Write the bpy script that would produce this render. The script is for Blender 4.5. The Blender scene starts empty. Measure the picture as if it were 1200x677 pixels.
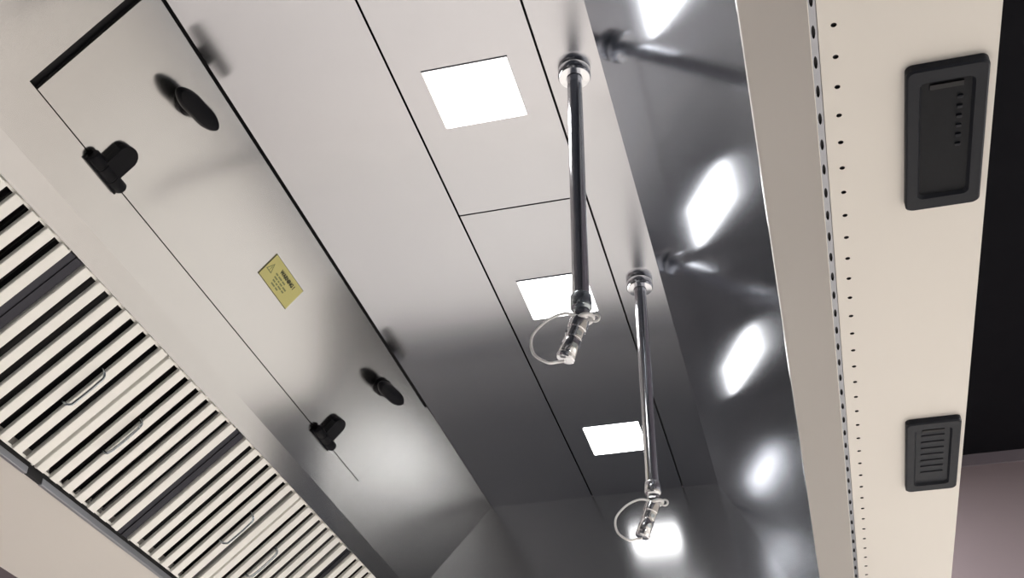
import bpy, bmesh, math, random
from mathutils import Matrix, Vector
random.seed(3)
S = 2.0            # metres per survey unit (ceiling is one unit above the lens)
CZ = 1.1           # lens height above the kitchen floor
col = bpy.context.scene.collection

def W(x, y, z): return Vector((S*x, S*y, CZ+S*z))

# ------------------------------------------------------------------ materials
def mat(name, base, rough=.5, metal=0., noise=None, bump=0., emit=None, strength=0., aniso=0., spec=None, stretch=(1, 1, 1), grime=0., brush=None, rv=.1):
    m = bpy.data.materials.new(name); m.use_nodes = True
    nt = m.node_tree; b = nt.nodes['Principled BSDF']
    b.inputs['Base Color'].default_value = (*base, 1)
    b.inputs['Roughness'].default_value = rough
    b.inputs['Metallic'].default_value = metal
    if spec is not None: b.inputs['Specular IOR Level'].default_value = spec
    if brush:
        b.inputs['Anisotropic'].default_value = aniso
        cx = nt.nodes.new('ShaderNodeCombineXYZ')
        for k in range(3): cx.inputs[k].default_value = brush[k]
        nt.links.new(cx.outputs[0], b.inputs['Tangent'])
    if emit:
        b.inputs['Emission Color'].default_value = (*emit, 1); b.inputs['Emission Strength'].default_value = strength
    tc = nt.nodes.new('ShaderNodeTexCoord')
    mp = nt.nodes.new('ShaderNodeMapping'); nt.links.new(tc.outputs['Object'], mp.inputs[0])
    mp.inputs['Scale'].default_value = stretch
    if noise:
        n = nt.nodes.new('ShaderNodeTexNoise'); n.inputs['Scale'].default_value = noise; n.inputs['Detail'].default_value = 4
        nt.links.new(mp.outputs[0], n.inputs['Vector'])
        r = nt.nodes.new('ShaderNodeMapRange'); nt.links.new(n.outputs[0], r.inputs[0])
        r.inputs[3].default_value = rough*(1-rv); r.inputs[4].default_value = rough*(1+rv)
        nt.links.new(r.outputs[0], b.inputs['Roughness'])
        if bump:
            bp = nt.nodes.new('ShaderNodeBump'); bp.inputs['Strength'].default_value = bump; bp.inputs['Distance'].default_value = .001
            nt.links.new(n.outputs[0], bp.inputs['Height']); nt.links.new(bp.outputs[0], b.inputs['Normal'])
    if grime:
        g = nt.nodes.new('ShaderNodeTexNoise'); g.inputs['Scale'].default_value = 1.7; g.inputs['Detail'].default_value = 3
        nt.links.new(tc.outputs['Object'], g.inputs['Vector'])
        mx = nt.nodes.new('ShaderNodeMix'); mx.data_type = 'RGBA'
        nt.links.new(g.outputs[0], mx.inputs[0])
        mx.inputs[6].default_value = (*[c*(1-grime) for c in base], 1); mx.inputs[7].default_value = (*[min(1, c*(1+grime)) for c in base], 1)
        nt.links.new(mx.outputs[2], b.inputs['Base Color'])
    return m

M = {}
M['steel'] = mat('brushed_steel', (.545, .55, .575), .2, 1, noise=5, stretch=(10, .4, 10), aniso=.75, rv=.03, brush=(1, 0, 0))
M['doorsteel'] = mat('brushed_door_steel', (.49, .485, .48), .17, 1, noise=5, stretch=(10, .4, 10), aniso=.75, rv=.03, brush=(.66, 0, .75))
M['polished'] = mat('polished_steel', (.45, .48, .54), .12, 1, noise=5, stretch=(10, .4, 10), aniso=.3, rv=.03, brush=(.48, 0, -.876))
M['endsteel'] = mat('end_panel_steel', (.50, .51, .53), .17, .88, noise=5, stretch=(.4, 10, 10), aniso=.7, rv=.03, brush=(0, 0, 1))
M['satin'] = mat('satin_steel', (.77, .74, .69), .5, .15, noise=12, stretch=(6, .4, 6), grime=.03)
M['slat'] = mat('filter_steel', (.97, .96, .91), .42, .2, noise=20, stretch=(4, 4, 4))
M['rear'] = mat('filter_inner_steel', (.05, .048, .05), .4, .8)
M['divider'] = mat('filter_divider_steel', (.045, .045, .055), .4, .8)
M['chrome'] = mat('chrome', (.80, .81, .84), .15, 1)
M['galv'] = mat('galvanised_steel', (.45, .5, .53), .22, 1)
M['brass'] = mat('nozzle_steel', (.75, .75, .76), .16, 1)
M['wire'] = mat('bright_wire', (.93, .93, .93), .4, .2)
M['dark'] = mat('dark_gap', (.012, .012, .014), .7)
M['seam'] = mat('dark_seam', (.03, .03, .035), .6)
M['black'] = mat('black_plastic', (.004, .004, .006), .4, spec=.12, noise=60, bump=.1)
M['vent'] = mat('charcoal_plastic', (.013, .015, .021), .5, spec=.2, noise=60, bump=.1)
M['ventin'] = mat('black_vent_insert', (.005, .006, .009), .5, spec=.15, noise=60, bump=.1)
M['lamp'] = mat('led_diffuser', (1, 1, 1), .4, emit=(1, .985, .97), strength=8)
M['yellow'] = mat('yellow_label', (.62, .58, .22), .5, noise=40)
M['ink'] = mat('label_ink', (.035, .04, .02), .6)
M['inkfaint'] = mat('label_small_print', (.22, .24, .10), .6)
M['wall'] = mat('kitchen_wall_paint', (.17, .135, .145), .7, noise=3, grime=.06)
M['glow'] = mat('added_glow', (.5, .5, .5), .3, emit=(1, .98, .93), strength=9)  # glow of the two added panels in the unseen near corner
M['reflector'] = mat('white_reflector', (.85, .83, .80), .5, noise=3)  # white of the added unseen surfaces that the steel reflects
M['darkrefl'] = mat('dark_reflection_tone', (.028, .031, .042), .6, noise=3)  # dark tone on unseen surfaces, chosen to darken the steel's reflections
M['paint'] = mat('white_wall_paint', (.80, .77, .73), .7, noise=3, grime=.04)
M['ceil'] = mat('dark_ceiling', (.004, .004, .006), .8, noise=5, spec=.1)
M['trim'] = mat('grey_trim', (.14, .12, .14), .5)

def floor_mat():
    m = mat('pale_floor_tile', (.6, .57, .53), .35)
    nt = m.node_tree; b = nt.nodes['Principled BSDF']
    tc = nt.nodes.new('ShaderNodeTexCoord'); br = nt.nodes.new('ShaderNodeTexBrick')
    br.offset = 0; br.inputs['Scale'].default_value = 1.0
    br.inputs['Brick Width'].default_value = .3; br.inputs['Row Height'].default_value = .3; br.inputs['Mortar Size'].default_value = .004
    br.inputs['Color1'].default_value = (.66, .62, .58, 1); br.inputs['Color2'].default_value = (.62, .585, .55, 1); br.inputs['Mortar'].default_value = (.3, .28, .27, 1)
    nt.links.new(tc.outputs['Object'], br.inputs['Vector']); nt.links.new(br.outputs['Color'], b.inputs['Base Color'])
    return m
M['floor'] = floor_mat()

# ------------------------------------------------------------------ object helpers
WM = {}
def mworld(o): return WM[o.name]
def place(o, parent, Mw):
    WM[o.name] = Mw.copy()
    if parent:
        o.parent = parent; o.matrix_local = mworld(parent).inverted() @ Mw
    else: o.matrix_world = Mw; o.matrix_basis = Mw
def empty(name, Mw, label, cat, group=None):
    o = bpy.data.objects.new(name, None); o.empty_display_size = .05; col.objects.link(o); place(o, None, Mw)
    o['label'] = label; o['category'] = cat
    if group: o['group'] = group
    return o
def mk(name, bm, m, parent=None, Mw=None, label=None, cat=None, group=None, kind=None, smooth=False, bevel=0, seg=2):
    """bm is in the local space of Mw."""
    me = bpy.data.meshes.new(name)
    bmesh.ops.recalc_face_normals(bm, faces=bm.faces[:])
    if smooth:
        for f in bm.faces: f.smooth = True
        for e in bm.edges:
            if len(e.link_faces) == 2 and e.calc_face_angle(0) > math.radians(38): e.smooth = False
    bm.to_mesh(me); bm.free()
    o = bpy.data.objects.new(name, me); col.objects.link(o)
    ms = m if isinstance(m, (list, tuple)) else [m]
    for k in ms: me.materials.append(k)
    place(o, parent, Mw if Mw is not None else Matrix.Identity(4))
    if label: o['label'] = label
    if cat: o['category'] = cat
    if group: o['group'] = group
    if kind: o['kind'] = kind
    if bevel:
        b = o.modifiers.new('bevel', 'BEVEL'); b.width = bevel; b.segments = seg; b.limit_method = 'ANGLE'; b.angle_limit = math.radians(40)
    return o
def NB(): return bmesh.new()
def box(bm, a, b, mi=0):
    x0, y0, z0 = a; x1, y1, z1 = b
    v = [bm.verts.new(p) for p in ((x0,y0,z0),(x1,y0,z0),(x1,y1,z0),(x0,y1,z0),(x0,y0,z1),(x1,y0,z1),(x1,y1,z1),(x0,y1,z1))]
    for f in ((0,3,2,1),(4,5,6,7),(0,1,5,4),(1,2,6,5),(2,3,7,6),(3,0,4,7)):
        bm.faces.new([v[i] for i in f]).material_index = mi
def prism(bm, pts, a, b, axis=1, mi=0):
    """extrude a 2D polygon (x,z) along y from a to b (axis=1) or (x,y) along z (axis=2)."""
    mkp = (lambda p, t: (p[0], t, p[1])) if axis == 1 else (lambda p, t: (p[0], p[1], t))
    A = [bm.verts.new(mkp(p, a)) for p in pts]; B = [bm.verts.new(mkp(p, b)) for p in pts]
    n = len(pts)
    bm.faces.new(A).material_index = mi; bm.faces.new(B[::-1]).material_index = mi
    for i in range(n): bm.faces.new([A[i], B[i], B[(i+1)%n], A[(i+1)%n]]).material_index = mi
def rrect(w, h, r, n=5):
    pts = []
    for cx, cy, a0 in ((w/2-r, h/2-r, 0), (-w/2+r, h/2-r, 90), (-w/2+r, -h/2+r, 180), (w/2-r, -h/2+r, 270)):
        for i in range(n+1):
            a = math.radians(a0+90*i/n); pts.append((cx+r*math.cos(a), cy+r*math.sin(a)))
    return pts
def lathe(bm, prof, n=32, T=Matrix.Identity(4)):
    rings = []
    for r, z in prof:
        rings.append([bm.verts.new(T @ Vector((r*math.cos(2*math.pi*i/n), r*math.sin(2*math.pi*i/n), z))) for i in range(n)])
    for a, b in zip(rings, rings[1:]):
        for i in range(n): bm.faces.new([a[i], a[(i+1)%n], b[(i+1)%n], b[i]])
    bm.faces.new(rings[0][::-1]); bm.faces.new(rings[-1])
def tube(bm, pts, r, n=10, closed=False):
    pts = [Vector(p) for p in pts]; N = len(pts); rings = []
    up = Vector((0, 0, 1)); prev = None
    for i in range(N):
        if closed: t = pts[(i+1)%N]-pts[i-1]
        else: t = pts[min(i+1, N-1)]-pts[max(i-1, 0)]
        t.normalize()
        if prev is None:
            a = t.cross(up) if abs(t.dot(up)) < .9 else t.cross(Vector((1, 0, 0)))
        else: a = prev-t*prev.dot(t)
        a.normalize(); prev = a; b = t.cross(a)
        rings.append([bm.verts.new(pts[i]+r*(math.cos(2*math.pi*k/n)*a+math.sin(2*math.pi*k/n)*b)) for k in range(n)])
    R = range(N) if closed else range(N-1)
    for i in R:
        A, B = rings[i], rings[(i+1)%N]
        for k in range(n): bm.faces.new([A[k], A[(k+1)%n], B[(k+1)%n], B[k]])
    if not closed: bm.faces.new(rings[0][::-1]); bm.faces.new(rings[-1])
def spline(ctrl, n=10):
    c = [Vector(p) for p in ctrl]; c = [2*c[0]-c[1]]+c+[2*c[-1]-c[-2]]; out = []
    for i in range(1, len(c)-2):
        for k in range(n):
            t = k/n; p0, p1, p2, p3 = c[i-1:i+3]
            out.append(.5*((2*p1)+(-p0+p2)*t+(2*p0-5*p1+4*p2-p3)*t*t+(-p0+3*p1-3*p2+p3)*t**3))
    out.append(c[-2]); return out

# ------------------------------------------------------------------ cross-section of the hood (survey units)
XA, XB, XC, XD = -.5958, -.3955, -.2228, -.1573     # seams of the top, left to right
K = 1.0303
PZ = (-.7425, .835); FZ = (-.7425*K, .7895*K); GZ = (-.897*K, .6535*K)
EZ = (.0013, .713); HX, HX2, OX, LZ = .0485, .0543, .181, .65
Y0, Y1 = -.40, 2.0617
T = .006                                             # sheet thickness in units

# local frame whose X runs along the hood, Y climbs the slope, Z faces into the hood
def slope_frame(lo, hi, x, z, y):
    up = Vector((hi[0]-lo[0], 0, hi[1]-lo[1])).normalized(); X = Vector((0, 1, 0)); Z = X.cross(up)
    m = Matrix((X, up, Z)).transposed().to_4x4(); m.translation = W(x, y, z); return m
hoodM = Matrix.Translation(W(-.36, .9, .65))
hood = empty('exhaust_hood', hoodM, 'large stainless steel kitchen extraction hood seen from underneath, with open canopy', 'extractor hood')

def slab(name, pa, pb, y0, y1, m, t=T, parent=hood, out=None, label=None, bevel=0, ret=False):
    """a sheet between profile points pa and pb; its thickness goes to the left of a->b (outside)."""
    a = Vector((pa[0], pa[1])); b = Vector((pb[0], pb[1])); d = (b-a).normalized(); n = Vector((-d.y, d.x))*t
    c = W((a.x+b.x)/2, (y0+y1)/2, (a.y+b.y)/2); Mw = Matrix.Translation(c)
    bm = NB(); pts = []
    for q in (a, b, b+n, a+n):
        w = W(q.x, 0, q.y)-W(c.x*0, 0, 0); pts.append((S*q.x-c.x, CZ+S*q.y-c.z))
    prism(bm, pts, S*y0-c.y, S*y1-c.y)
    return mk(name, bm, m, parent, Mw, label=label, bevel=bevel)

g = .0014
# top sheets (left -> right makes 'left of a->b' point up, so outside)
YJ = 1.182
slab('top_panel', (XA+.001, 1), (XB-g, 1), Y0, Y1, M['steel'])
slab('top_panel', (XB+g, 1), (XC-g, 1), Y0, YJ-g, M['steel'])
slab('top_panel', (XB+g, 1), (XC-g, 1), YJ+g, Y1, M['steel'])
slab('top_panel', (XC+g, 1), (XD, 1), Y0, Y1, M['steel'])
slab('top_backing', (XA-.01, 1+T+.001), (XD+.01, 1+T+.001), Y0-.01, Y1+.01, M['dark'])
# right polished canopy side
slab('side_panel', (XD, 1), EZ, Y0, Y1, M['polished'])
# left sloping side: fixed surround, access door, gaps
lo, hi = PZ, (XA, 1.0)
def on_slope(x): return (x, 1+(x-XA)*(1-PZ[1])/(XA-PZ[0]))
DL = on_slope(-.7075); DD = on_slope(-.7066); DT = on_slope(XA-.0026)
DY0, DY1 = .7295, 1.655
slab('sloping_panel', PZ, on_slope(XA), Y0, .7165, M['doorsteel'])
slab('sloping_panel', PZ, DL, .7165, DY1+.0006, M['doorsteel'])
slab('sloping_panel', PZ, on_slope(XA), DY1+.0006, Y1, M['doorsteel'])
slab('panel_backing', (PZ[0]-.012, PZ[1]-.0), (XA-.012, 1.0), Y0, Y1, M['dark'], t=.004)
door = slab('access_door', DD, DT, DY0, DY1, M['doorsteel'])
slab('filter_lip', FZ, PZ, Y0, Y1, M['doorsteel'])
# end sheets
def endsheet(name, y0, y1, m):
    c = W(-.36, (y0+y1)/2, .8); bm = NB()
    pts = [(S*x-c.x, CZ+S*z-c.z) for x, z in ((XA, 1), (XD, 1), EZ, (HX, LZ), (HX, LZ-.0), (GZ[0], LZ), GZ, FZ, PZ)]
    prism(bm, pts, S*y0-c.y, S*y1-c.y); return mk(name, bm, m, hood, Matrix.Translation(c))
endsheet('end_panel', Y1, Y1+T, M['endsteel'])
endsheet('end_panel', Y0-T, Y0, M['endsteel'])
# upright fold on the far end sheet near the right corner
bm = NB(); c = W(-.135, Y1, .8); box(bm, (-.004, -.006, -.3), (.004, 0, .372)); mk('end_panel_fold', bm, M['endsteel'], hood, Matrix.Translation(c))
# gutter, slotted rail, front supply plenum
slab('gutter', EZ, (HX, LZ), Y0, Y1, M['satin'], t=.0008)
bm = NB(); c = W(EZ[0], .8, EZ[1]); tube(bm, [(0, (Y0-.8)*S, 0), (0, (Y1-.8)*S, 0)], .002, 8)
mk('gutter_hem', bm, M['chrome'], hood, Matrix.Translation(c), smooth=True)
# slotted rail: real slots cut through a strip
def pierced(bm, x0, x1, ys, hw, hl, ya, yb, z, depth, xc=None, n=12, mi_in=1):
    """strip in the xy plane at height z (facing down) with a row of oval holes at (xc, ys)."""
    xc = (x0+x1)/2 if xc is None else xc
    cuts = [ya]+[(a+b)/2 for a, b in zip(ys, ys[1:])]+[yb]
    cr = hl+.0006
    x_in0, x_in1 = xc-max(hw, 0)*1.25, xc+hw*1.25
    for i, y in enumerate(ys):
        c0, c1 = cuts[i], cuts[i+1]
        ring = [(xc+hw*math.cos(2*math.pi*(k+.5)/n), y+hl*math.sin(2*math.pi*(k+.5)/n)) for k in range(n)]
        # outer ring projected to the cell rectangle
        outer = []
        for k in range(n):
            a = 2*math.pi*(k+.5)/n; dx, dy = math.cos(a), math.sin(a); s = 1/max(abs(dx), abs(dy)); dx *= s; dy *= s
            outer.append((xc+(dx*(x_in1-xc) if dx > 0 else dx*(xc-x_in0)), y+(dy*(c1-y) if dy > 0 else dy*(y-c0))))
        for k in range(n):   # snap the diagonal points to the corners
            if n % 8 == 4 or n % 8 == 0: pass
        R = [bm.verts.new((*p, z)) for p in ring]; O = [bm.verts.new((*p, z)) for p in outer]; U = [bm.verts.new((*p, z+depth)) for p in ring]
        for k in range(n):
            j = (k+1) % n
            bm.faces.new([R[k], R[j], O[j], O[k]]); bm.faces.new([R[k], R[j], U[j], U[k]]).material_index = mi_in
        bm.faces.new(U).material_index = mi_in
        # corner fill between octant points
        for sx, ex in ((1, x_in1), (-1, x_in0)):
            for sy, ey in ((1, c1), (-1, c0)):
                pa = [o for o in O if abs(o.co.x-ex) < 1e-6 and (o.co.y-y)*sy > 0]; pb = [o for o in O if abs(o.co.y-ey) < 1e-6 and (o.co.x-xc)*sx > 0]
                if pa and pb:
                    va = max(pa, key=lambda o: sy*o.co.y); vb = max(pb, key=lambda o: sx*o.co.x)
                    if va is not vb: bm.faces.new([va, vb, bm.verts.new((ex, ey, z))])
        for xa, xb in ((x0, x_in0), (x_in1, x1)):
            if xb-xa > 1e-6:
                v = [bm.verts.new(p) for p in ((xa, c0, z), (xb, c0, z), (xb, c1, z), (xa, c1, z))]; bm.faces.new(v)
def plenum_face(name, x0, x1, xc, ys, hw, hl, m, back, z=LZ):
    c = W((x0+x1)/2, .8, z); bm = NB()
    L = lambda v: S*v
    pierced(bm, S*x0-c.x, S*x1-c.x, [S*y-c.y for y in ys], hw, hl, S*Y0-c.y, S*Y1-c.y, 0, .004, xc=S*xc-c.x)
    a = (S*x0-c.x, S*Y0-c.y, .0045); b = (S*x1-c.x, S*Y1-c.y, back)
    box(bm, a, b)
    me = mk(name, bm, [m, M['dark']], hood, Matrix.Translation(c)); return me
p = .0317
slots = [.6299+p*.975*k for k in range(-20, 44)]
plenum_face('slotted_rail', HX, HX2, (HX+HX2)/2, slots, .0028, .0135, M['rail'] if 'rail' in M else M.setdefault('rail', mat('grey_rail_steel', (.36, .37, .40), .35, .9)), .012, LZ+.001)
holes = [.6257+p*1.005*k for k in range(-20, 44)]
plenum_face('supply_plenum', HX2+.0004, OX, .0658, holes, .0044, .0044, M['satin'], .42)

# left (rear) side below the filters
slab('rear_plenum', (-1.10*K, .645*K), (-.9035*K, .645*K), Y0, Y1, M['satin'], t=.05)
slab('rear_riser', (-1.10*K, .645*K), (-1.10*K, 1.05), Y0, Y1, M['satin'])
slab('plenum_cover', (-1.10*K, 1.045), (XA, 1.045), Y0, Y1, M['dark'])
# rail that carries the filters' lower edge, in lengths with a dark gap
def bar(name, x0, z0, x1, z1, y0, y1, m, bevel=0):
    c = W((x0+x1)/2, (y0+y1)/2, (z0+z1)/2); bm = NB(); e = Vector((S*(x1-x0)/2, S*(y1-y0)/2, S*(z1-z0)/2))
    box(bm, tuple(-e), tuple(e)); return mk(name, bm, m, hood, Matrix.Translation(c), bevel=bevel)
for a, b in ((Y0, .690*K), (.705*K, 1.103*K), (1.134*K, Y1)):
    bar('filter_rail', -.9045*K, .6425*K, -.8985*K, .6515*K, a, b, M['rail'], .002)
bar('rail_backing', -.9065*K, .652*K, -.901*K, .664*K, Y0, Y1, M['dark'])
bar('rail_gap', -.9040*K, .6435*K, -.8990*K, .6515*K, 1.1035*K, 1.1335*K, M['dark'])

# ------------------------------------------------------------------ baffle filters
fl = math.hypot(FZ[0]-GZ[0], FZ[1]-GZ[1])*S          # slope length in metres
PITCH = .0278*S*K
def filter_meshes():
    n = 7; w = PITCH*n; fw = w-.007
    # frame: rim behind the blades
    fr = NB()
    box(fr, (-fw/2, -fl, -.042), (-fw/2+.006, 0, -.004)); box(fr, (fw/2-.006, -fl, -.042), (fw/2, 0, -.004))
    box(fr, (-fw/2+.006, -.008, -.042), (fw/2-.006, 0, -.010)); box(fr, (-fw/2+.006, -fl, -.042), (fw/2-.006, -fl+.008, -.010))
    # front blades: shallow channels with folded flanges, hollow side to the back
    bl = NB(); bw = PITCH*.56
    for i in range(n):
        xa, xb = -fw/2+bw/2+.0006, fw/2-bw/2-.0004
        x = xa+(xb-xa)*i/(n-1)
        prof = [(-bw/2, -.010), (-bw/2, -.0015), (-bw/2+.0015, 0), (bw/2-.0015, 0), (bw/2, -.0015), (bw/2, -.010), (bw/2-.0012, -.010), (bw/2-.0012, -.0018), (-bw/2+.0012, -.0018), (-bw/2+.0012, -.010)]
        prism(bl, [(x+px, pz) for px, pz in prof], -fl+.004, -.002)
    rb = NB()
    for i in range(n-1):
        x = -w/2+PITCH*(i+1.0)+.004
        box(rb, (x-PITCH*.30, -fl+.008, -.034), (x+PITCH*.30, -.008, -.0325))
        box(rb, (x-PITCH*.30, -fl+.008, -.0325), (x-PITCH*.30+.0015, -.008, -.018)); 
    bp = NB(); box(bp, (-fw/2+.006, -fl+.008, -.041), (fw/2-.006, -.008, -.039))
    # wire handle near one side
    hx = w/2-PITCH*1.95; h0, h1 = -fl*.34, -fl*.60
    hd = NB()
    tube(hd, spline([(hx, h0+.006, -.004), (hx, h0+.003, .012), (hx+.004, h0-.006, .021), (hx+.004, h0-.02, .023), (hx+.004, (h0+h1)/2, .024), (hx+.004, h1+.02, .023), (hx+.004, h1+.006, .021), (hx, h1-.003, .012), (hx, h1-.006, -.004)], 6), .0036, 8)
    return fr, bl, rb, bp, hd
def fplace(y, flip):
    m = slope_frame(GZ, FZ, FZ[0], FZ[1], y)
    m = m @ Matrix.Translation((0, 0, -.004))
    if flip: m = m @ Matrix.Translation((0, -fl, 0)) @ Matrix.Rotation(math.pi, 4, 'Z')
    return m
SA, SB, SC, SD = .696*K, 1.1125*K, 1.5298*K, 1.944*K
fw_u = .0278*7*K
flts = []
labels = [
 'steel baffle filter at the near end, cut off by the picture edge',
 'steel baffle filter just before the first wide dark divider, below the nearer door hinge',
 'steel baffle filter just past the first wide dark divider, with a single wire handle',
 'steel baffle filter in mid bank with shiny wire handle over black gaps',
 'steel baffle filter just past the second wide dark divider, bright blades and slim handle',
 'steel baffle filter beyond the last narrow seam, greyer blades and handle at the picture bottom',
 'dim grey steel baffle filter at the far end, in the bottom corner of the bank']
e = fw_u/2+.0008
pos = [(SA-e, False), (SA+e, True), (SB-e, False), (SB+e, True), (SC-e, False), (SC+e, True), (SD-e, False)]
def copy_tree(o, parent=None):
    c = o.copy(); col.objects.link(c)
    if parent: c.parent = parent
    for ch in list(o.children): copy_tree(ch, c)
    return c
proto = None
for i, (y, flip) in enumerate(pos):
    if i in (0,): pass
    Mw = fplace(y, flip)
    if proto is None:
        proto = empty('baffle_filter', Mw, '', 'grease filter')
        fr, bl, rb, bp, hd = filter_meshes()
        mk('frame', fr, M['slat'], proto, Mw); mk('front_blades', bl, M['slat'], proto, Mw)
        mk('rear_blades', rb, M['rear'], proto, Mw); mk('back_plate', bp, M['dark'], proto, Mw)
        mk('wire_handle', hd, M['galv'], proto, Mw, smooth=True)
        f = proto
    else:
        f = copy_tree(proto); f.matrix_basis = Mw
    f['label'] = labels[i]; f['group'] = 'grease filters in the sloping bank'
    flts.append(f)
# wide dark dividers between pairs of filters
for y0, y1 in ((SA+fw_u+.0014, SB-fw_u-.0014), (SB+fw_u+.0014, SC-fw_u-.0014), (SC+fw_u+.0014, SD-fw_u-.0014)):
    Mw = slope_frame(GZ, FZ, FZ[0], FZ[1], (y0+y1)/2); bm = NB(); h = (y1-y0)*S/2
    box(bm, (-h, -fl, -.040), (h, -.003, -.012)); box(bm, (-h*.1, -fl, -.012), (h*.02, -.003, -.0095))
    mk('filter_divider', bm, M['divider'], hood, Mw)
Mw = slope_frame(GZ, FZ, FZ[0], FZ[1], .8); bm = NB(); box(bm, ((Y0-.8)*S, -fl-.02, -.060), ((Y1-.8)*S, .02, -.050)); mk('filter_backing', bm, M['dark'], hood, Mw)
Mw = slope_frame(GZ, FZ, FZ[0], FZ[1], .8); bm = NB(); box(bm, ((SD+.001-.8)*S, -fl, -.030), ((Y1-.8)*S, -.002, -.020)); mk('filter_blank', bm, M['divider'], hood, Mw)

# ------------------------------------------------------------------ turn knobs, hinges, label on the access door
def knob(x, z, y, rot):
    Mw = slope_frame(lo, hi, x, z, y)
    bm = NB()
    # round boss
    lathe(bm, [(.028, 0), (.028, .012), (.024, .016), (.022, .030), (.020, .036)], 28)
    # oval wing grip with waisted outline
    R = Matrix.Rotation(rot, 4, 'Z'); pts = []
    n = 40
    for k in range(n):
        a = 2*math.pi*k/n; px, py = .079*math.cos(a), .025*math.sin(a)
        py *= 1-.12*math.cos(2*a)**4
        pts.append((px, py))
    zs = [(.032, .84), (.036, .97), (.042, 1.0), (.050, .98), (.056, .85), (.058, .6)]
    rings = [[bm.verts.new(R @ Vector((p_[0]*(1-(1-s)*.5), p_[1]*s, zz))) for p_ in pts] for zz, s in zs]
    for a, b in zip(rings, rings[1:]):
        for k in range(n): bm.faces.new([a[k], a[(k+1)%n], b[(k+1)%n], b[k]])
    bm.faces.new(rings[0][::-1]); bm.faces.new(rings[-1])
    mk('turn_knob', bm, M['black'], door, Mw, smooth=True)
knob(-.6255, on_slope(-.6255)[1], .867, math.radians(8))
knob(-.6255, on_slope(-.6255)[1], 1.524, math.radians(8))
def hinge(y):
    x, z = on_slope(-.7062)
    Mw = slope_frame(lo, hi, x, z, y); bm = NB()
    # knuckle barrel along the seam
    Tm = Matrix.Translation((0, 0, .010)) @ Matrix.Rotation(math.pi/2, 4, 'Y')
    L = .062
    lathe(bm, [(.012, -L), (.015, -L+.004), (.015, -L*.36), (.0135, -L*.34), (.0135, -L*.32), (.015, -L*.30), (.015, L*.30), (.0135, L*.32), (.0135, L*.34), (.015, L*.36), (.015, L-.004), (.012, L)], 20, Tm)
    box(bm, (-L, -.020, 0), (L*.98, .006, .009))
    # rounded leaf on the door
    pl = [(-.026, .0), (.030, .0), (.030, .055)]
    for k in range(9):
        a = math.pi*k/8; pl.append((.002+.028*math.cos(a), .055+.024*math.sin(a)))
    pl.append((-.026, .055))
    prism(bm, pl, 0, .020, axis=2)
    mk('hinge', bm, M['black'], door, Mw, smooth=True, bevel=.002)
hinge(.8605); hinge(1.500)
# warning label
xs, zs_ = on_slope(-.6476)
Mw = slope_frame(lo, hi, xs, zs_, 1.190)
Mw = Mw @ Matrix.Translation((0, 0, .0002))
lab = empty('warning_label', Mw, 'small yellow warning sticker on the sloping access door between its two knobs', 'label')
bm = NB(); prism(bm, rrect(.177, .072, .002, 2), 0, .0008, axis=2); mk('sticker', bm, M['yellow'], lab, Mw)
bm = NB(); b_ = .0016; hw_, hh_ = .0885, .036
for a in ((-hw_, -hh_, hw_, -hh_+b_), (-hw_, hh_-b_*.6, hw_, hh_), (-hw_, -hh_+b_, -hw_+b_*2, hh_-b_*.6)):
    box(bm, (a[0], a[1], .0006), (a[2], a[3], .0013))
mk('border', bm, M['ink'], lab, Mw)
bm = NB()   # warning triangle
def tri(s): return [Vector((-.066+s*math.cos(math.radians(a)), -.001+s*math.sin(math.radians(a)))) for a in (90, 210, 330)]
o_, i_ = tri(.017), tri(.012)
for k in range(3):
    j = (k+1) % 3
    q = [o_[k], o_[j], i_[j], i_[k]]
    prism(bm, [(v.x, v.y) for v in q], .0007, .0012, axis=2)
box(bm, (-.0672, -.003, .0007), (-.0648, .006, .0012)); box(bm, (-.0672, -.0065, .0007), (-.0648, -.0045, .0012))
mk('warning_symbol', bm, M['inkfaint'], lab, Mw)
def text(name, s, size, x, y, m, parent, Mw, ex=.0003, bold=0.):
    cu = bpy.data.curves.new(name, 'FONT'); cu.body = s; cu.size = size; cu.align_x = 'LEFT'; cu.align_y = 'CENTER'; cu.extrude = ex; cu.offset = bold
    t = bpy.data.objects.new(name, cu); col.objects.link(t)
    dg = bpy.context.evaluated_depsgraph_get(); me = bpy.data.meshes.new_from_object(t.evaluated_get(dg)); bpy.data.objects.remove(t)
    o = bpy.data.objects.new(name, me); col.objects.link(o); me.materials.clear(); me.materials.append(m)
    place(o, parent, Mw @ Matrix.Translation((x, y, .0011))); return o
text('heading', 'WARNING !', .0155, -.030, .017, M['ink'], lab, Mw, bold=.0007)
for k, words in enumerate(((.012, .020, .016), (.018, .008, .014, .020), (.014, .010, .018, .012), (.020, .014))):
    bm = NB(); x = -.038+.004*k; y = .003-.0085*k       # print too small to read: one worn stroke per word
    for wd in words:
        box(bm, (x, y-.0022, .0007), (x+wd, y+.0022, .0011)); x += wd+.004
    mk('small_print', bm, M['inkfaint'], lab, Mw)

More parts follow.
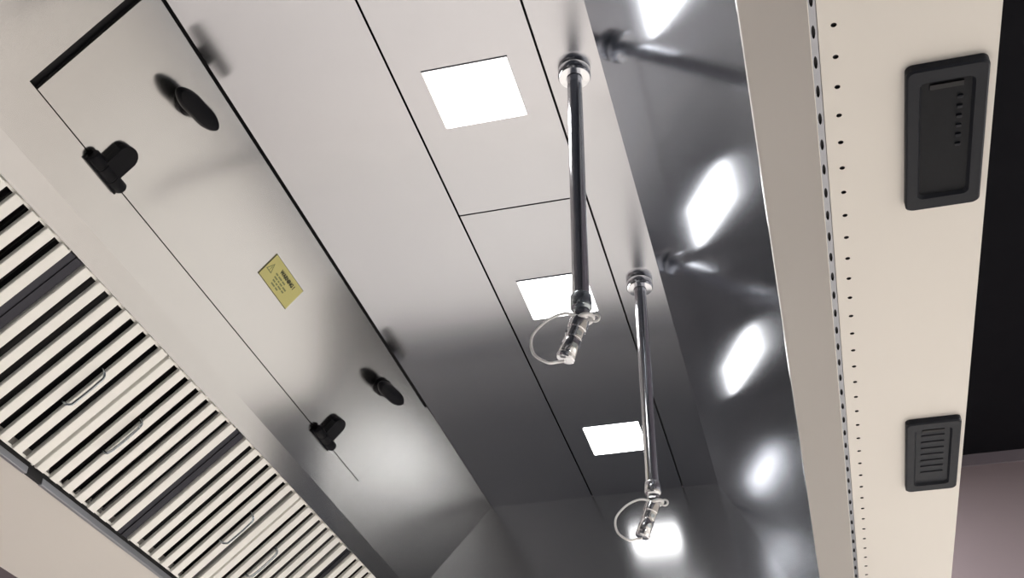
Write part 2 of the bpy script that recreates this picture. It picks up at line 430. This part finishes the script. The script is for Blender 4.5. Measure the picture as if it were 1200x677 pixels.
# ------------------------------------------------------------------ ceiling lights of the hood
ll = ['square white light panel nearest the picture top, above the cross seam of the hood top',
      'square white light panel behind the nearer nozzle pipe, just past the cross seam',
      'square white light panel farthest along the hood, beside the farther nozzle pipe']
for i, (x0, x1, y0, y1) in enumerate(((-.3615, -.2585, .918, 1.016), (-.3595, -.2585, 1.3445, 1.446), (-.3585, -.2595, 1.789, 1.894))):
    c = W((x0+x1)/2, (y0+y1)/2, 1); Mw = Matrix.Translation(c); a, b = S*(x1-x0)/2, S*(y1-y0)/2
    L = empty('hood_light', Mw, ll[i], 'light', 'square lights in the hood top')
    bm = NB(); prism(bm, rrect(2*a-.006, 2*b-.006, .004, 3), -.0035, -.0005, axis=2); mk('diffuser', bm, M['lamp'], L, Mw)
    bm = NB(); t_ = .003
    for q in ((-a, -b, a, -b+t_), (-a, b-t_, a, b), (-a, -b+t_, -a+t_, b-t_), (a-t_, -b+t_, a, b-t_)):
        box(bm, (q[0], q[1], -.0025), (q[2], q[3], 0))
    mk('frame', bm, M['chrome'], L, Mw)

# ------------------------------------------------------------------ fire-suppression nozzles on drop pipes
nl = ['nearer chrome drop pipe, its nozzle and wire loop in front of a light panel',
      'farther chrome drop pipe, its nozzle and wire loop against the end panel']
for i, (x, y, lean) in enumerate(((-.1895, .959, 0), (-.1885, 1.389, 0))):
    top = W(x, y, 1); Mw = Matrix.Translation(top)
    N = empty('nozzle_pipe', Mw, nl[i], 'pipe nozzle', 'drop pipes with nozzles')
    r = .0172
    bm = NB(); lathe(bm, [(.020, 0), (.036, -.001), (.0375, -.004), (.0375, -.022), (.035, -.026), (.019, -.027), (.019, -.02)], 36)
    mk('escutcheon', bm, M['chrome'], N, Mw, smooth=True)
    D = -.322*S
    bm = NB(); lathe(bm, [(r, -.002), (r, D*.25), (r*1.0, D*.6), (r, D)], 32); mk('pipe', bm, M['chrome'], N, Mw, smooth=True)
    # coupling: hexagonal collar
    cM = Matrix.Translation(top+Vector((0, 0, D)))
    bm = NB(); lathe(bm, [(.0195, .012), (.021, .010), (.0215, -.018), (.0205, -.020), (.0165, -.024), (.0165, -.030)], 32)
    mk('coupling', bm, M['galv' if i == 0 else 'chrome'], N, cM, smooth=True)
    sM = Matrix.Translation(top+Vector((0, 0, D-.034)))
    bm = NB(); lathe(bm, [(.011, .006), (.018, .004), (.019, -.002), (.019, -.010), (.015, -.014), (.012, -.022)], 6)
    mk('hex_nut', bm, M['brass'], N, sM, bevel=.001)
    # swivel ring with retaining eye
    eM = Matrix.Translation(top+Vector((.006, 0, D-.046)))
    bm = NB()
    tube(bm, [(.017*math.cos(a*math.pi/9), .017*math.sin(a*math.pi/9), .004*math.cos(a*math.pi/9)) for a in range(18)], .0042, 10, True)
    tube(bm, [(.022+.008*math.cos(a*math.pi/8), 0, .008*math.sin(a*math.pi/8)) for a in range(16)], .0025, 8, True)
    mk('swivel_ring', bm, M['wire'], N, eM, smooth=True)
    # nozzle body, tilted
    base = top+Vector((-.004, 0, D-.050)); tip = Vector((-.2135+.1895, 0, 0))
    axis = (Vector((-.36, -.02, -1.0))).normalized()
    q = axis.to_track_quat('Z', 'Y').to_matrix().to_4x4(); bM = Matrix.Translation(base) @ q
    bm = NB(); lathe(bm, [(.010, -.010), (.0185, -.004), (.0195, .004), (.0195, .018), (.0175, .020), (.0175, .040), (.0165, .041), (.0165, .047), (.018, .049), (.018, .075), (.0165, .078)], 32)
    mk('nozzle_body', bm, M['brass'], N, bM, smooth=True)
    bm = NB(); lathe(bm, [(.0168, .078), (.019, .080), (.019, .086), (.017, .0885), (.004, .089)], 28)
    mk('nozzle_cap', bm, M['chrome'], N, bM, smooth=True)
    for zz in (.026, .055):
        for a in (1, 3, 5):
            an = a*math.pi/3+.3; bm = NB(); Rm = Matrix.Rotation(an, 4, 'Z') @ Matrix.Translation((.0170, 0, zz+.005))
            prism(bm, rrect(.009, .012, .003, 3), -.0015, .0012, axis=2)
            bm.transform(Rm @ Matrix.Rotation(math.pi/2, 4, 'Y')); mk('spray_port', bm, M['galv'], N, bM)
    # retaining wire: loops out to the left from the swivel to the cap
    a0 = base+Vector((.004, -.012, .004)); a1 = base+axis*.088
    c_ = (a0+a1)/2
    pts = [a0, a0+Vector((-.030, -.012, .004)), a0+Vector((-.066, -.014, -.010)), a0+Vector((-.094, -.012, -.040)), a0+Vector((-.092, -.008, -.076)), a0+Vector((-.066, -.004, -.098)), a1+Vector((-.014, 0, -.004)), a1+Vector((0, -.004, -.006))]
    bm = NB(); tube(bm, [v-base for v in spline(pts, 8)], .0029, 8)
    mk('retaining_wire', bm, M['wire'], N, Matrix.Translation(base), smooth=True)

# ------------------------------------------------------------------ dark supply-air outlets on the front plenum
vl = ['large black rounded plastic air outlet on the front strip, nearest the picture top',
      'charcoal ribbed plastic air outlet on the front strip, farther one near the picture bottom']
for i, (x0, x1, y0, y1, m1, m2) in enumerate(((.1147, .1745, .6800, .848, 'vent', 'ventin'), (.1168, .1755, 1.232, 1.405, 'vent', 'vent'))):
    prot = .015
    c = W((x0+x1)/2, (y0+y1)/2, LZ); Mw = Matrix.Translation(c); w_, h_ = S*(x1-x0), S*(y1-y0)
    V = empty('air_outlet', Mw, vl[i], 'air vent', 'air outlets on the front strip')
    # rim: stepped ring
    bm = NB(); out = rrect(w_, h_, .012, 6); 
    iw, ih = w_*.60, h_*.80
    rings = []
    for (ww, hh, rr, z) in ((w_, h_, .012, 0), (w_, h_, .012, -prot+.003), (w_-.006, h_-.006, .011, -prot), (iw+.010, ih+.010, .011, -prot+.001), (iw, ih, .009, -prot+.009)):
        rings.append([bm.verts.new((px, py, z)) for px, py in rrect(ww, hh, rr, 6)])
    for a, b in zip(rings, rings[1:]):
        n = len(a)
        for k in range(n): bm.faces.new([a[k], a[(k+1)%n], b[(k+1)%n], b[k]])
    mk('rim', bm, M[m1], V, Mw, smooth=True)
    bm = NB(); prism(bm, rrect(iw+.002, ih+.002, .009, 6), -prot+.007, -.001, axis=2); mk('insert', bm, M[m2], V, Mw)
    bm = NB()
    if i == 1:
        for k in range(7):
            yy = -ih*.36+ih*.72*k/6.5
            box(bm, (-iw*.36, yy-.005, -prot+.0050), (iw*.36, yy+.005, -prot+.0070))
    else:
        for k in range(6): box(bm, (iw*.22, -ih*.36+k*.022, -prot+.004), (iw*.34, -ih*.36+k*.022+.006, -prot+.0075))
    mk('louvres', bm, M['vent'], V, Mw, bevel=.001)
    bm = NB(); box(bm, (-iw*.34, ih*.5-.016-ih*.92*(1), -prot+.004), (iw*.34, ih*.5-.006-ih*.92, -prot+.0075)); mk('finger_slot', bm, M['dark'], V, Mw)

# ------------------------------------------------------------------ kitchen around the hood
CT = 1.30*S+CZ; FY = 2.0574*1.30*S
RX0, RX1, RY0 = -3.9, 3.6, -3.4
def room(name, a, b, m):
    a = Vector(a); b = Vector(b); c = (a+b)/2; e = (b-a)/2; bm = NB(); box(bm, tuple(-e), tuple(e))
    return mk(name, bm, m, None, Matrix.Translation(c), kind='structure')
room('floor', (RX0, RY0, -.1), (RX1, FY, 0), M['floor'])
room('ceiling', (RX0, RY0, CT), (RX1, FY, CT+.1), M['ceil'])
room('wall_far', (RX0, FY, -.1), (RX1, FY+.1, CT+.1), M['wall'])
room('wall_near', (RX0, RY0-.1, -.1), (RX1, RY0, CT+.1), M['darkrefl'])
room('wall_right', (RX1, RY0, -.1), (RX1+.1, FY, CT+.1), M['paint'])
room('wall_left', (RX0-.1, RY0, -.1), (RX0, FY, CT+.1), M['wall'])
room('dark_floor_sheet', (RX0+.3, RY0+.05, 0), (2.2, .7, .012), M['darkrefl'])  # added unseen dark sheet, keeps the floor dark in the steel's reflections
room('reflector_panel', (-3.7, RY0, 0), (-2.75, RY0+.04, 2.05), M['reflector'])  # added unseen white reflector for the pale patch on the side panel
room('trim_1', (RX0, FY-.015, CT-.055), (RX1, FY, CT), M['trim'])
room('wall_reflector_1', (RX0, FY-.012, 0), (.35, FY, 1.35), M['reflector'])  # added white area, out of view, reflected bright in the hood top
room('wall_reflector_2', (.35, FY-.012, 0), (RX1, FY, 2.0), M['reflector'])  # added taller white area, out of view, reflected in the sloping panel
room('dark_reflector_2', (.35, FY-.012, 2.0), (RX1, FY, 2.75), M['darkrefl'])  # added dark area above it, out of view, for dark reflections
room('glow_panel_1', (RX1-.02, -3.3, .1), (RX1, -2.75, 1.1), M['glow'])  # added unseen glowing panel for the bright band on the sloping panel
room('glow_panel_2', (3.15, RY0, .1), (3.5, RY0+.02, 1.2), M['glow'])  # second added glow, out of view, widens that reflected band
room('dark_reflector_1', (RX0, FY-.012, 1.35), (.35, FY, 2.75), M['darkrefl'])  # added dark area, out of view, darkens the far hood top's reflection

def area(name, loc, rot, sx, sy, power, colr=(1, 1, 1)):
    l = bpy.data.lights.new(name, 'AREA'); l.shape = 'RECTANGLE'; l.size = sx; l.size_y = sy; l.energy = power; l.color = colr
    o = bpy.data.objects.new(name, l); col.objects.link(o); o.location = loc; o.rotation_euler = rot; return o
area('added_lamp', (2.0, 2.4, CT-.05), (0, 0, 0), .6, 2.4, 190, (1, .985, .97))  # added lamp, out of view, brightens the floor the steel reflects
area('added_lamp', (-.9, 4.75, CT-.05), (0, 0, 0), 1.8, .5, 125, (1, .985, .97))  # added lamp, out of view, brightens the far wall's white area
area('added_lamp', (-3.2, 1.9, CT-.05), (0, 0, 0), .5, 2.0, 130, (1, .985, .97))  # added lamp, out of view, lifts the rear plenum's underside
area('added_lamp', (3.1, -2.3, CT-.05), (0, 0, 0), .5, 1.2, 110, (1, .985, .97))  # added lamp, out of view, brightens the right wall's near corner
area('added_lamp', (-3.2, -2.6, CT-.05), (0, 0, 0), .6, .6, 60, (1, .985, .97))  # added lamp, out of view, lights the white reflector below it

w = bpy.data.worlds.new('world'); bpy.context.scene.world = w; w.use_nodes = True
w.node_tree.nodes['Background'].inputs[0].default_value = (.5, .5, .52, 1); w.node_tree.nodes['Background'].inputs[1].default_value = .1

# ------------------------------------------------------------------ camera
cam = bpy.data.cameras.new('camera'); co = bpy.data.objects.new('camera', cam); col.objects.link(co)
Fv = Vector((-.2139, .7873, .5783)); Rv = Vector((.9667, .2557, .0095)); Uv = Rv.cross(Fv).normalized(); Rv = Fv.cross(Uv).normalized(); Fv.normalize()
m = Matrix((Rv, Uv, -Fv)).transposed().to_4x4(); m.translation = (0, 0, CZ); co.matrix_world = m
cam.sensor_width = 36; cam.lens = 1401.9/1200*36; cam.clip_start = .01
bpy.context.scene.camera = co
vs = bpy.context.scene.view_settings
vs.view_transform = 'Standard'; vs.look = 'None'; vs.gamma = 1; vs.use_curve_mapping = False; vs.exposure = 0
